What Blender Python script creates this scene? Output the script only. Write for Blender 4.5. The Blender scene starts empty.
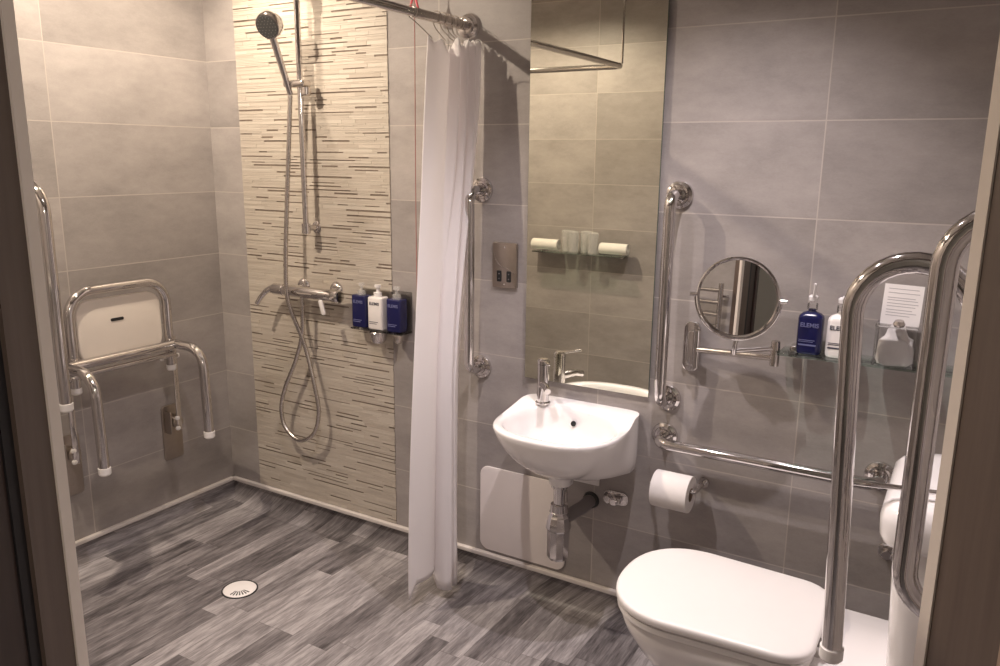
import bpy, bmesh, math, random
from mathutils import Vector, Matrix
random.seed(7)
S = bpy.context.scene
COL = S.collection
# ------------------------------------------------------------------ camera, world, lamps, exposure
CAM = Vector((2.6738, -2.2341, 1.4932))
cd = bpy.data.cameras.new('camera'); cam = bpy.data.objects.new('camera', cd); COL.objects.link(cam)
Rv = Vector((0.859385, 0.511227, 0.010253)); Uv = Vector((-0.119385, 0.181110, 0.976190)); Fv = Vector((-0.497197, 0.840147, -0.216677))
cam.matrix_world = Matrix(((Rv.x, Uv.x, -Fv.x, CAM.x), (Rv.y, Uv.y, -Fv.y, CAM.y), (Rv.z, Uv.z, -Fv.z, CAM.z), (0, 0, 0, 1)))
cd.sensor_fit = 'HORIZONTAL'; cd.sensor_width = 36.0; cd.lens = 36.0 * 798.31 / 1000.0; cd.clip_start = 0.02
S.camera = cam
W = bpy.data.worlds.new('world'); S.world = W; W.use_nodes = True
W.node_tree.nodes['Background'].inputs[0].default_value = (0.9, 0.85, 0.82, 1)
W.node_tree.nodes['Background'].inputs[1].default_value = 0.05
S.view_settings.view_transform = 'Standard'; S.view_settings.look = 'None'
S.view_settings.exposure = 0.07; S.view_settings.gamma = 1.0
S.view_settings.use_curve_mapping = False
ZC = 2.40          # ceiling height
WARM = (1.0, 0.84, 0.66); NEUT = (1.0, 0.90, 0.91)
LAMPS = [(0.42, -0.25, WARM, 33, 150, 0.9), (0.46, -1.14, WARM, 82, 166, 0.4), (1.58, -1.02, NEUT, 54, 112, 0.8), (2.12, -0.58, NEUT, 70, 102, 0.8)]
def spot(x, y, col, power, ang, blend, z=ZC - 0.035):
    l = bpy.data.lights.new('downlight_lamp', 'SPOT'); l.energy = power; l.color = col
    l.spot_size = math.radians(ang); l.spot_blend = blend; l.shadow_soft_size = 0.012
    o = bpy.data.objects.new('downlight_lamp', l); COL.objects.link(o); o.location = (x, y, z)
    return o
for a in LAMPS: spot(*a)
hl = bpy.data.lights.new('hall_fill_light', 'POINT'); hl.energy = 22; hl.color = (1, 0.9, 0.8); hl.shadow_soft_size = 0.08  # unseen fill, added to brighten the hall and the left jamb
ho = bpy.data.objects.new('hall_fill_light', hl); COL.objects.link(ho); ho.location = (3.85, -2.75, 1.9)

# ------------------------------------------------------------------ node helpers and materials
class NT:
    def __init__(s, name):
        s.m = bpy.data.materials.new(name); s.m.use_nodes = True
        s.t = s.m.node_tree; s.b = s.t.nodes['Principled BSDF']
    def n(s, typ, **kw):
        x = s.t.nodes.new(typ)
        for k, v in kw.items(): setattr(x, k, v)
        return x
    def l(s, a, b): s.t.links.new(a, b)
    def val(s, sock, v):
        if isinstance(v, (int, float, tuple)): sock.default_value = v
        else: s.l(v, sock)
    def math(s, op, a, b=None, c=None):
        x = s.n('ShaderNodeMath', operation=op); s.val(x.inputs[0], a)
        if b is not None: s.val(x.inputs[1], b)
        if c is not None: s.val(x.inputs[2], c)
        return x.outputs[0]
    def mix(s, f, a, b, mode='MIX'):
        x = s.n('ShaderNodeMix', data_type='RGBA', blend_type=mode)
        s.val(x.inputs[0], f)
        for i, v in ((6, a), (7, b)):
            s.val(x.inputs[i], v + (1,) if isinstance(v, tuple) and len(v) == 3 else v)
        return x.outputs[2]
    def ramp(s, f, stops):
        x = s.n('ShaderNodeValToRGB'); e = x.color_ramp.elements
        while len(e) < len(stops): e.new(0.5)
        for el, (p, c) in zip(e, stops): el.position = p; el.color = c + (1,)
        s.l(f, x.inputs[0]); return x.outputs[0]
    def noise(s, vec, scale, detail=3, rough=0.5):
        x = s.n('ShaderNodeTexNoise'); s.l(vec, x.inputs['Vector'])
        x.inputs['Scale'].default_value = scale; x.inputs['Detail'].default_value = detail; x.inputs['Roughness'].default_value = rough
        return x.outputs['Fac']
    def xyz(s, x, y, z):
        c = s.n('ShaderNodeCombineXYZ'); s.val(c.inputs[0], x); s.val(c.inputs[1], y); s.val(c.inputs[2], z); return c.outputs[0]
    def white(s, vec):
        x = s.n('ShaderNodeTexWhiteNoise', noise_dimensions='3D'); s.l(vec, x.inputs['Vector']); return x.outputs['Value']
    def bump(s, h, strength=0.3, dist=0.002):
        x = s.n('ShaderNodeBump'); x.inputs['Strength'].default_value = strength; x.inputs['Distance'].default_value = dist
        s.l(h, x.inputs['Height']); s.l(x.outputs[0], s.b.inputs['Normal'])
def plain(name, col, rough=0.5, metal=0.0, noise=0.0, nscale=30, **kw):
    m = NT(name); m.b.inputs['Roughness'].default_value = rough; m.b.inputs['Metallic'].default_value = metal
    tc = m.n('ShaderNodeTexCoord')
    f = m.noise(tc.outputs['Object'], nscale, 3)
    k = 1 - noise
    c = m.mix(f, tuple(v * k for v in col), tuple(min(1, v * (1 + noise)) for v in col))
    m.l(c, m.b.inputs['Base Color'])
    for k2, v in kw.items(): m.b.inputs[k2].default_value = v
    return m.m

GEO_TILE = {}
def tile_mat(name, axis, off, width, base=(0.320, 0.289, 0.278), side=0.0):
    m = NT(name); g = m.n('ShaderNodeNewGeometry'); sp = m.n('ShaderNodeSeparateXYZ'); m.l(g.outputs['Position'], sp.inputs[0])
    u0 = sp.outputs[axis] if isinstance(axis, int) else m.math('ADD', m.math('MULTIPLY', sp.outputs[0], axis[0]), m.math('MULTIPLY', sp.outputs[1], axis[1]))
    u = m.math('DIVIDE', m.math('SUBTRACT', u0, off), width)
    v = m.math('DIVIDE', m.math('SUBTRACT', sp.outputs[2], 0.34), 0.25)
    cu, cv = m.math('FLOOR', u), m.math('FLOOR', v)
    fu, fv = m.math('FRACT', u), m.math('FRACT', v)
    du = m.math('MULTIPLY', m.math('MINIMUM', fu, m.math('SUBTRACT', 1.0, fu)), width)
    dv = m.math('MULTIPLY', m.math('MINIMUM', fv, m.math('SUBTRACT', 1.0, fv)), 0.25)
    d = m.math('MINIMUM', du, dv)
    grout = m.math('LESS_THAN', d, 0.0016)
    rnd = m.white(m.xyz(cu, cv, side + 0.5))
    pos = g.outputs['Position']
    shift = m.n('ShaderNodeVectorMath', operation='ADD'); m.l(pos, shift.inputs[0]); m.l(m.xyz(m.math('MULTIPLY', rnd, 7.0), rnd, m.math('MULTIPLY', rnd, 3.0)), shift.inputs[1])
    sc = m.n('ShaderNodeVectorMath', operation='MULTIPLY'); m.l(shift.outputs[0], sc.inputs[0]); sc.inputs[1].default_value = (1, 1, 2.2)
    n1 = m.noise(sc.outputs[0], 3.5, 6, 0.62); n2 = m.noise(sc.outputs[0], 22, 5, 0.7)
    n3 = m.noise(sc.outputs[0], 140, 2, 0.6)
    t = m.math('ADD', m.math('MULTIPLY', n1, 0.75), m.math('MULTIPLY', n2, 0.25))
    c = m.ramp(t, [(0.30, tuple(v * 0.74 for v in base)), (0.52, base), (0.72, tuple(min(1, v * 1.22) for v in base))])
    c = m.mix(m.math('MULTIPLY', n3, 0.10), c, (0.8, 0.78, 0.76))
    bright = m.math('ADD', m.math('MULTIPLY', rnd, 0.22), 0.89)
    vm = m.n('ShaderNodeVectorMath', operation='SCALE'); m.l(c, vm.inputs[0]); m.l(bright, vm.inputs['Scale'])
    c = m.mix(grout, vm.outputs[0], (0.47, 0.42, 0.39))
    m.l(c, m.b.inputs['Base Color'])
    m.l(m.math('ADD', m.math('MULTIPLY', n2, 0.15), 0.30), m.b.inputs['Roughness'])
    m.b.inputs['Specular IOR Level'].default_value = 0.4
    h = m.math('ADD', m.math('MULTIPLY', m.math('SUBTRACT', 1.0, grout), 1.0), m.math('MULTIPLY', n2, 0.25))
    m.bump(h, 0.35, 0.0012)
    return m.m

def floor_mat():
    m = NT('grey wood vinyl'); g = m.n('ShaderNodeNewGeometry'); sp = m.n('ShaderNodeSeparateXYZ'); m.l(g.outputs['Position'], sp.inputs[0])
    x, y, z = sp.outputs
    PW, PL = 0.074, 0.60
    u0 = m.math('SUBTRACT', x, z); v0 = m.math('ADD', y, z)
    u = m.math('DIVIDE', u0, PW); cu = m.math('FLOOR', u)
    sh = m.math('MULTIPLY', m.white(m.xyz(cu, 3.5, 1.5)), 5.0)
    v = m.math('ADD', m.math('DIVIDE', v0, PL), sh); cv = m.math('FLOOR', v)
    rnd = m.white(m.xyz(cu, cv, 9.5))
    fu, fv = m.math('FRACT', u), m.math('FRACT', v)
    du = m.math('MULTIPLY', m.math('MINIMUM', fu, m.math('SUBTRACT', 1.0, fu)), PW)
    dv = m.math('MULTIPLY', m.math('MINIMUM', fv, m.math('SUBTRACT', 1.0, fv)), PL)
    seam = m.math('LESS_THAN', m.math('MINIMUM', du, dv), 0.0011)
    # grain runs along y, wandering a little
    gv = m.xyz(m.math('ADD', u0, m.math('MULTIPLY', rnd, 13.0)), m.math('MULTIPLY', v0, 0.16), rnd)
    warp = m.noise(gv, 9, 2)
    gv2 = m.xyz(m.math('ADD', m.math('ADD', u0, m.math('MULTIPLY', rnd, 13.0)), m.math('MULTIPLY', warp, 0.03)), m.math('MULTIPLY', v0, 0.10), rnd)
    g1 = m.noise(gv2, 55, 5, 0.65); g2 = m.noise(gv2, 190, 3, 0.6)
    gv3 = m.xyz(m.math('ADD', m.math('ADD', u0, m.math('MULTIPLY', rnd, 5.0)), m.math('MULTIPLY', warp, 0.05)), m.math('MULTIPLY', v0, 0.22), rnd)
    g3 = m.noise(gv3, 24, 3, 0.6)
    t = m.math('ADD', m.math('ADD', m.math('MULTIPLY', g1, 0.42), m.math('MULTIPLY', g2, 0.26)), m.math('MULTIPLY', g3, 0.32))
    t = m.math('ADD', t, m.math('MULTIPLY', m.math('SUBTRACT', rnd, 0.5), 0.20))
    c = m.ramp(t, [(0.32, (0.060, 0.053, 0.055)), (0.43, (0.150, 0.136, 0.139)), (0.54, (0.265, 0.245, 0.248)), (0.66, (0.44, 0.412, 0.415))])
    c = m.mix(m.math('MULTIPLY', seam, 0.45), c, (0.06, 0.05, 0.05))
    m.l(c, m.b.inputs['Base Color']); m.b.inputs['Roughness'].default_value = 0.42
    m.b.inputs['Specular IOR Level'].default_value = 0.35
    m.bump(m.math('ADD', g1, m.math('MULTIPLY', seam, -0.6)), 0.15, 0.0008)
    return m.m

def mosaic_mat():
    m = NT('split stone mosaic'); g = m.n('ShaderNodeNewGeometry')
    r = g.outputs['Random Per Island']
    c = m.ramp(r, [(0.0, (0.50, 0.445, 0.385)), (0.35, (0.54, 0.485, 0.42)), (0.55, (0.47, 0.415, 0.36)), (0.78, (0.58, 0.53, 0.465)), (1.0, (0.43, 0.375, 0.32))])
    sc = m.n('ShaderNodeVectorMath', operation='MULTIPLY'); m.l(g.outputs['Position'], sc.inputs[0]); sc.inputs[1].default_value = (1, 1, 6)
    n = m.noise(sc.outputs[0], 40, 4, 0.6)
    c = m.mix(m.math('MULTIPLY', n, 0.35), c, (0.50, 0.44, 0.37))
    m.l(c, m.b.inputs['Base Color']); m.b.inputs['Roughness'].default_value = 0.5
    m.bump(n, 0.3, 0.002)
    return m.m

def wood_mat(name, a, b, rough=0.5):
    m = NT(name); g = m.n('ShaderNodeNewGeometry')
    sc = m.n('ShaderNodeVectorMath', operation='MULTIPLY'); m.l(g.outputs['Position'], sc.inputs[0]); sc.inputs[1].default_value = (1, 1, 0.06)
    n = m.noise(sc.outputs[0], 70, 5, 0.6)
    m.l(m.ramp(n, [(0.3, a), (0.7, b)]), m.b.inputs['Base Color']); m.b.inputs['Roughness'].default_value = rough
    m.bump(n, 0.1, 0.001)
    return m.m

M = {}
M['tile_b'] = tile_mat('grey stone tile back', 0, 2.312, 0.60, side=1)
M['tile_l'] = tile_mat('grey stone tile left', 1, -0.647, 0.65, side=2)
M['tile_d'] = tile_mat('grey stone tile door side', 0, 0.77, 0.60, side=3)
M['tile_r'] = tile_mat('grey stone tile right', 1, -0.6, 0.60, side=4)
M['tile_g'] = tile_mat('grey stone tile diagonal', (0.861, 0.509), 0.3, 0.60, side=5)
M['floor'] = floor_mat(); M['mosaic'] = mosaic_mat()
M['taupe'] = plain('taupe stone shade sliver', (0.23, 0.185, 0.15), 0.6, 0, 0.3, 60)  # stone darkened to carry the shade of the mosaic recesses
M['jamb'] = wood_mat('brown wood jamb', (0.095, 0.066, 0.053), (0.13, 0.094, 0.077), 0.5)
M['jamb_light'] = wood_mat('light brown wood', (0.36, 0.25, 0.19), (0.45, 0.32, 0.25), 0.5)
M['door_dark'] = wood_mat('dark brown wood', (0.03, 0.018, 0.016), (0.05, 0.03, 0.026), 0.5)
M['seal'] = plain('black rubber seal', (0.012, 0.010, 0.012), 0.6)
M['pale'] = plain('pale metal strip', (0.74, 0.66, 0.60), 0.4, 0.0, 0.05)
M['ceil'] = plain('white ceiling paint', (0.80, 0.78, 0.75), 0.8, 0, 0.02)
M['hallw'] = plain('hall wall paint', (0.55, 0.52, 0.48), 0.8, 0, 0.03)
M['trim'] = plain('white skirting strip', (0.68, 0.63, 0.60), 0.4, 0, 0.04)
M['chrome'] = plain('polished chrome', (0.68, 0.655, 0.65), 0.08, 1.0, 0.03)
M['chrome2'] = plain('satin chrome', (0.60, 0.56, 0.53), 0.26, 1.0, 0.05)
M['steel'] = plain('brushed steel', (0.42, 0.37, 0.33), 0.32, 1.0, 0.10, 60)
M['mirror'] = plain('mirror silver', (0.93, 0.93, 0.82), 0.0, 1.0)
M['mirror2'] = plain('bright mirror silver', (0.88, 0.89, 0.89), 0.0, 1.0)
M['glass_edge'] = plain('green glass edge', (0.10, 0.13, 0.11), 0.2)
M['ceramic'] = plain('white ceramic', (0.84, 0.81, 0.81), 0.12, 0, 0.0, **{'Coat Weight': 0.5})
M['plastic'] = plain('white plastic', (0.82, 0.79, 0.78), 0.3, 0, 0.01)
M['panel'] = plain('painted access panel', (0.80, 0.74, 0.72), 0.45, 0, 0.02)
M['seatp'] = plain('cream padded seat', (0.76, 0.69, 0.62), 0.4, 0, 0.02)
M['black'] = plain('black plastic', (0.015, 0.015, 0.016), 0.4)
M['darkrub'] = plain('dark grey rubber', (0.05, 0.05, 0.05), 0.55)
M['navy'] = plain('navy bottle', (0.010, 0.011, 0.070), 0.25)
M['whiteb'] = plain('white bottle', (0.80, 0.76, 0.74), 0.3)
M['paper'] = plain('white paper', (0.83, 0.80, 0.79), 0.85, 0, 0.02)
M['ink'] = plain('dark print', (0.05, 0.05, 0.08), 0.7)
M['greyink'] = plain('grey print', (0.42, 0.40, 0.42), 0.7)
M['whiteink'] = plain('pale print', (0.16, 0.17, 0.34), 0.6)
M['red'] = plain('red cord', (0.34, 0.15, 0.14), 0.6)
M['redp'] = plain('red plastic', (0.75, 0.10, 0.14), 0.35)
M['towel'] = plain('white towelling', (0.80, 0.78, 0.73), 0.95, 0, 0.08, 200)
M['greyp'] = plain('grey pipe', (0.20, 0.18, 0.18), 0.4)
M['roll'] = plain('toilet paper', (0.82, 0.78, 0.76), 0.95, 0, 0.03, 60)
M['card'] = plain('brown card tube', (0.28, 0.20, 0.15), 0.9)
def glass(name, tint=(0.93, 0.97, 0.95), rough=0.02, alpha_mix=0.7):
    m = NT(name); tr = m.n('ShaderNodeBsdfTransparent'); tr.inputs[0].default_value = tint + (1,)
    gl = m.n('ShaderNodeBsdfGlossy'); gl.inputs['Roughness'].default_value = rough; gl.inputs['Color'].default_value = (0.95, 0.95, 0.95, 1)
    fr = m.n('ShaderNodeFresnel'); fr.inputs[0].default_value = 1.5
    mx = m.n('ShaderNodeMixShader'); m.l(m.math('ADD', m.math('MULTIPLY', fr.outputs[0], 0.9), 1 - alpha_mix - 0.25), mx.inputs[0])
    m.l(tr.outputs[0], mx.inputs[1]); m.l(gl.outputs[0], mx.inputs[2])
    m.l(mx.outputs[0], m.t.nodes['Material Output'].inputs['Surface'])
    return m.m
M['glass'] = glass('clear glass', (0.80, 0.88, 0.84))
M['acrylic'] = glass('clear acrylic', (0.97, 0.97, 0.97), 0.03, 0.74)
_f = NT('misty wrapped glass'); _t = _f.n('ShaderNodeBsdfTransparent'); _t.inputs[0].default_value = (0.97, 0.97, 0.97, 1)
_f.b.inputs['Base Color'].default_value = (0.85, 0.84, 0.82, 1); _f.b.inputs['Roughness'].default_value = 0.25
_x = _f.n('ShaderNodeMixShader'); _x.inputs[0].default_value = 0.26; _f.l(_t.outputs[0], _x.inputs[1]); _f.l(_f.b.outputs[0], _x.inputs[2]); _f.l(_x.outputs[0], _f.t.nodes['Material Output'].inputs['Surface'])
M['misty'] = _f.m
mm = NT('curtain fabric'); mm.b.inputs['Base Color'].default_value = (0.94, 0.91, 0.92, 1); mm.b.inputs['Roughness'].default_value = 0.75
_tc = mm.n('ShaderNodeTexCoord'); _sp = mm.n('ShaderNodeSeparateXYZ'); mm.l(_tc.outputs['Object'], _sp.inputs[0])
_w = mm.n('ShaderNodeTexNoise'); mm.l(mm.xyz(mm.math('MULTIPLY', _sp.outputs[0], 8.0), mm.math('MULTIPLY', _sp.outputs[1], 8.0), mm.math('MULTIPLY', _sp.outputs[2], 3.0)), _w.inputs['Vector']); _w.inputs['Scale'].default_value = 2
_fz = mm.math('FRACT', mm.math('DIVIDE', _sp.outputs[2], 0.27)); _cr = mm.math('LESS_THAN', _fz, 0.02)
mm.bump(mm.math('ADD', _w.outputs['Fac'], mm.math('MULTIPLY', _cr, 0.4)), 0.35, 0.006)
_tl = mm.n('ShaderNodeBsdfTranslucent'); _tl.inputs[0].default_value = (0.94, 0.91, 0.92, 1)
_mx = mm.n('ShaderNodeMixShader'); _mx.inputs[0].default_value = 0.42
mm.l(mm.b.outputs[0], _mx.inputs[1]); mm.l(_tl.outputs[0], _mx.inputs[2]); mm.l(_mx.outputs[0], mm.t.nodes['Material Output'].inputs['Surface'])
M['curtain'] = mm.m
em = NT('lamp lens'); em.b.inputs['Emission Color'].default_value = (1, 0.9, 0.78, 1); em.b.inputs['Emission Strength'].default_value = 12.0
M['lens'] = em.m

# ------------------------------------------------------------------ mesh builders
class MB:
    def __init__(s): s.v = []; s.f = []
    def add(s, vs, fs):
        o = len(s.v); s.v += [tuple(v) for v in vs]; s.f += [tuple(i + o for i in f) for f in fs]; return s
    def box(s, a, b):
        x0, y0, z0 = a; x1, y1, z1 = b
        return s.add([(x0, y0, z0), (x1, y0, z0), (x1, y1, z0), (x0, y1, z0), (x0, y0, z1), (x1, y0, z1), (x1, y1, z1), (x0, y1, z1)],
                     [(0, 3, 2, 1), (4, 5, 6, 7), (0, 1, 5, 4), (1, 2, 6, 5), (2, 3, 7, 6), (3, 0, 4, 7)])
    def rbox(s, a, b, r=0.004, seg=3):
        bm = bmesh.new(); bmesh.ops.create_cube(bm, size=1)
        c = [(p + q) / 2 for p, q in zip(a, b)]; d = [abs(q - p) for p, q in zip(a, b)]
        for v in bm.verts: v.co = Vector((c[0] + v.co.x * d[0], c[1] + v.co.y * d[1], c[2] + v.co.z * d[2]))
        bmesh.ops.bevel(bm, geom=bm.edges[:], offset=min(r, min(d) * 0.49), segments=seg, profile=0.5, affect='EDGES')
        bm.verts.index_update(); s.add([v.co[:] for v in bm.verts], [[v.index for v in f.verts] for f in bm.faces]); bm.free(); return s
    def rings(s, rs, cap0=True, cap1=True, closed=False):
        n = len(rs[0]); vs = [p for r in rs for p in r]; fs = []
        k = len(rs)
        for i in range(k if closed else k - 1):
            a = i * n; b = ((i + 1) % k) * n
            for j in range(n): fs.append((a + j, a + (j + 1) % n, b + (j + 1) % n, b + j))
        if not closed:
            if cap0: fs.append(tuple(range(n))[::-1])
            if cap1: fs.append(tuple((k - 1) * n + j for j in range(n)))
        return s.add(vs, fs)
    def tube(s, pts, r, n=18, closed=False, caps=True):
        P = [Vector(p) for p in pts]; k = len(P); rs = []
        rr = r if isinstance(r, (list, tuple)) else [r] * k
        T = []
        for i in range(k):
            if closed: t = P[(i + 1) % k] - P[i - 1]
            else: t = P[min(i + 1, k - 1)] - P[max(i - 1, 0)]
            T.append(t.normalized())
        up = Vector((0, 0, 1)) if abs(T[0].z) < 0.9 else Vector((1, 0, 0))
        nrm = (up - T[0] * up.dot(T[0])).normalized()
        for i in range(k):
            nrm = (nrm - T[i] * nrm.dot(T[i])).normalized(); bi = T[i].cross(nrm)
            rs.append([P[i] + (nrm * math.cos(2 * math.pi * j / n) + bi * math.sin(2 * math.pi * j / n)) * rr[i] for j in range(n)])
        return s.rings(rs, caps, caps, closed)
    def lathe(s, prof, origin, axis, n=32, cap=True):
        A = Vector(axis).normalized(); up = Vector((0, 0, 1)) if abs(A.z) < 0.9 else Vector((1, 0, 0))
        e1 = (up - A * up.dot(A)).normalized(); e2 = A.cross(e1); O = Vector(origin)
        rs = [[O + A * h + (e1 * math.cos(2 * math.pi * j / n) + e2 * math.sin(2 * math.pi * j / n)) * max(r, 1e-5) for j in range(n)] for r, h in prof]
        return s.rings(rs, cap, cap)
    def prism(s, outline, o, ex, ey, ez, depth, bev=0.0):
        """outline: 2D points in (ex, ey); extruded along ez by depth, rim eased by bev"""
        o, ex, ey, ez = map(Vector, (o, ex, ey, ez)); cx = sum(p[0] for p in outline) / len(outline); cy = sum(p[1] for p in outline) / len(outline)
        def ring(d, inset):
            out = []; N = len(outline)
            for i in range(N):
                x, y = outline[i]; (xa, ya), (xb, yb) = outline[i - 1], outline[(i + 1) % N]
                tx, ty = xb - xa, yb - ya; L = math.hypot(tx, ty) or 1; nx, ny = -ty / L, tx / L
                if nx * (cx - x) + ny * (cy - y) < 0: nx, ny = -nx, -ny
                out.append(o + ex * (x + nx * inset) + ey * (y + ny * inset) + ez * d)
            return out
        if bev > 0: rs = [ring(0, bev)] + [ring(bev * (1 - math.cos(a)), bev * (1 - math.sin(a))) for a in (0.5, 1.0, math.pi / 2)] + [ring(depth - bev * (1 - math.cos(a)), bev * (1 - math.sin(a))) for a in (math.pi / 2, 1.0, 0.5)] + [ring(depth, bev)]
        else: rs = [ring(0, 0), ring(depth, 0)]
        return s.rings(rs)
def rrect(w, h, r, n=6):
    out = []
    for cx, cy, a0 in ((w / 2 - r, h / 2 - r, 0), (-w / 2 + r, h / 2 - r, 90), (-w / 2 + r, -h / 2 + r, 180), (w / 2 - r, -h / 2 + r, 270)):
        for k in range(n + 1):
            a = math.radians(a0 + 90 * k / n); out.append((cx + r * math.cos(a), cy + r * math.sin(a)))
    return out
def fillet(pts, rad, n=7):
    P = [Vector(p) for p in pts]; out = [P[0]]
    for i in range(1, len(P) - 1):
        a = P[i - 1] - P[i]; b = P[i + 1] - P[i]; r = rad[i - 1] if isinstance(rad, (list, tuple)) else rad
        ang = a.angle(b); L = min(r / math.tan(ang / 2), a.length * 0.499, b.length * 0.499); r = L * math.tan(ang / 2)
        a.normalize(); b.normalize(); c = P[i] + (a + b).normalized() * (r / math.sin(ang / 2))
        s0 = P[i] + a * L - c; s1 = P[i] + b * L - c; tot = s0.angle(s1)
        for k in range(n + 1):
            t = k / n; out.append(c + (s0 * math.sin((1 - t) * tot) + s1 * math.sin(t * tot)) / math.sin(tot))
    out.append(P[-1]); return out
def spline(pts, n=8):
    P = [Vector(p) for p in pts]; out = []
    for i in range(len(P) - 1):
        a, b, c, d = P[max(i - 1, 0)], P[i], P[i + 1], P[min(i + 2, len(P) - 1)]
        for k in range(n):
            t = k / n
            out.append(0.5 * ((2 * b) + (c - a) * t + (2 * a - 5 * b + 4 * c - d) * t * t + (3 * b - a - 3 * c + d) * t ** 3))
    out.append(P[-1]); return out
BASE = {}
def link(name, mb, mat, parent=None, ang=35, base=(0, 0, 0)):
    b = Vector(BASE[parent.name]) if parent else Vector(base)
    me = bpy.data.meshes.new(name); me.from_pydata([tuple(Vector(v) - b) for v in mb.v], [], mb.f); me.update()
    bm = bmesh.new(); bm.from_mesh(me); bmesh.ops.recalc_face_normals(bm, faces=bm.faces); bm.to_mesh(me); bm.free()
    me.materials.append(mat)
    for p in me.polygons: p.use_smooth = True
    me.set_sharp_from_angle(angle=math.radians(ang))
    o = bpy.data.objects.new(name, me); COL.objects.link(o)
    if parent: o.parent = parent
    else: o.location = b
    BASE[o.name] = tuple(b)
    return o
def thing(name, label, cat, loc=(0, 0, 0), group=None):
    o = bpy.data.objects.new(name, None); COL.objects.link(o); o.location = loc; o.empty_display_size = 0.05
    o['label'] = label; o['category'] = cat
    if group: o['group'] = group
    BASE[o.name] = tuple(loc); return o
def tag(o, label, cat, group=None):
    o['label'] = label; o['category'] = cat
    if group: o['group'] = group
    return o
def struct(name, mb, mat, parent=None, ang=35):
    o = link(name, mb, mat, parent, ang); o['kind'] = 'structure'; return o
def copy_tree(o, parent=None):
    c = o.copy(); COL.objects.link(c)
    if parent: c.parent = parent
    BASE[c.name] = BASE[o.name]
    for ch in o.children: copy_tree(ch, c)
    return c
def text_part(name, body, size, origin, ex, ey, mat, parent, depth=0.0004, bold=0.0, align='CENTER'):
    cu = bpy.data.curves.new(name, 'FONT'); cu.body = body; cu.size = size; cu.extrude = depth; cu.offset = bold; cu.align_x = align; cu.align_y = 'CENTER'
    t = bpy.data.objects.new(name + '_curve', cu); COL.objects.link(t)
    bpy.context.view_layer.update()
    me = bpy.data.meshes.new_from_object(t.evaluated_get(bpy.context.evaluated_depsgraph_get()))
    bpy.data.objects.remove(t); bpy.data.curves.remove(cu)
    ex = Vector(ex).normalized(); ey = Vector(ey).normalized(); ez = ex.cross(ey); b = Vector(BASE[parent.name])
    mt = Matrix(((ex.x, ey.x, ez.x, 0), (ex.y, ey.y, ez.y, 0), (ex.z, ey.z, ez.z, 0), (0, 0, 0, 1)))
    me.transform(Matrix.Translation(Vector(origin) - b) @ mt); me.name = name
    me.materials.clear(); me.materials.append(mat)
    o = bpy.data.objects.new(name, me); COL.objects.link(o); o.parent = parent; BASE[o.name] = tuple(b); return o

# ------------------------------------------------------------------ the room shell
XR, YD = 2.84, -2.05                       # right wall plane, door-side wall plane
OC = Vector((2.316, -1.629, 0)); OU = Vector((0.861, 0.509, 0)); ON = Vector((0.509, -0.861, 0))   # diagonal doorway: centre, along, outward
JL, JR = OC - OU * 0.418, OC + OU * 0.425
DL = JL - OU * 0.432; DR = JR + OU * 0.194
wb = struct('wall_back', MB().box((-0.12, 0.0, -0.12), (XR + 0.12, 0.12, ZC + 0.1)), M['tile_b'])
struct('wall_left', MB().box((-0.12, YD - 0.12, -0.12), (0.0, 0.0, ZC + 0.1)), M['tile_l'])
struct('wall_right', MB().box((XR, DR.y, -0.12), (XR + 0.12, 0.0, ZC + 0.1)), M['tile_r'])
struct('wall_front', MB().box((0.0, YD - 0.12, -0.12), (DL.x, YD, ZC + 0.1)), M['tile_d'])
def slab(p, q, t, z0, z1):
    """wall piece from p to q, thickness t outward (along ON)"""
    a, b = p, q; c, d = q + ON * t, p + ON * t
    return MB().add([(v.x, v.y, z) for z in (z0, z1) for v in (a, b, c, d)], [(0, 3, 2, 1), (4, 5, 6, 7), (0, 1, 5, 4), (1, 2, 6, 5), (2, 3, 7, 6), (3, 0, 4, 7)])
w = MB()
for mbp in (slab(DL, JL - OU * 0.05, 0.10, -0.12, ZC + 0.1), slab(JR + OU * 0.05, DR, 0.10, -0.12, ZC + 0.1), slab(JL - OU * 0.05, JR + OU * 0.05, 0.10, 2.06, ZC + 0.1)):
    w.add(mbp.v, mbp.f)
struct('wall_diagonal', w, M['tile_g'])
struct('ceiling', MB().box((-0.12, -4.2, ZC), (4.4, 0.12, ZC + 0.1)), M['ceil'])
# floor with coved edges along the back and left walls
fl = MB().box((-0.12, -4.2, -0.12), (4.4, 0.12, 0.0))
struct('floor', fl, M['floor'])
def cove(path_fn, L0, L1, h=0.1, r=0.05, seg=8):
    prof = [(0.004, h)] + [(0.004 + r - r * math.cos(math.pi / 2 * k / seg), 0.0012 + r - r * math.sin(math.pi / 2 * k / seg)) for k in range(seg + 1)] + [(0.0, -0.001), (0.0, h)]
    return MB().rings([[path_fn(L, d, z) for d, z in prof] for L in (L0, L1)])
struct('baseboard_back', cove(lambda L, d, z: (L, -d, z), 0.0, XR), M['floor'])
struct('baseboard_left', cove(lambda L, d, z: (d, L, z), 0.0, YD), M['floor'])
struct('baseboard_right', cove(lambda L, d, z: (XR - d, L, z), 0.0, DR.y), M['floor'])
struct('baseboard_front', cove(lambda L, d, z: (L, YD + d, z), 0.0, DL.x), M['floor'])
TS = 0.016
struct('trim_back', MB().rbox((0.0, -0.017, 0.098), (XR, 0.0, 0.098 + TS), 0.003), M['trim'])
struct('trim_left', MB().rbox((0.0, YD, 0.098), (0.017, 0.0, 0.098 + TS), 0.003), M['trim'])
struct('trim_right', MB().rbox((XR - 0.017, DR.y, 0.098), (XR, 0.0, 0.098 + TS), 0.003), M['trim'])
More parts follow.
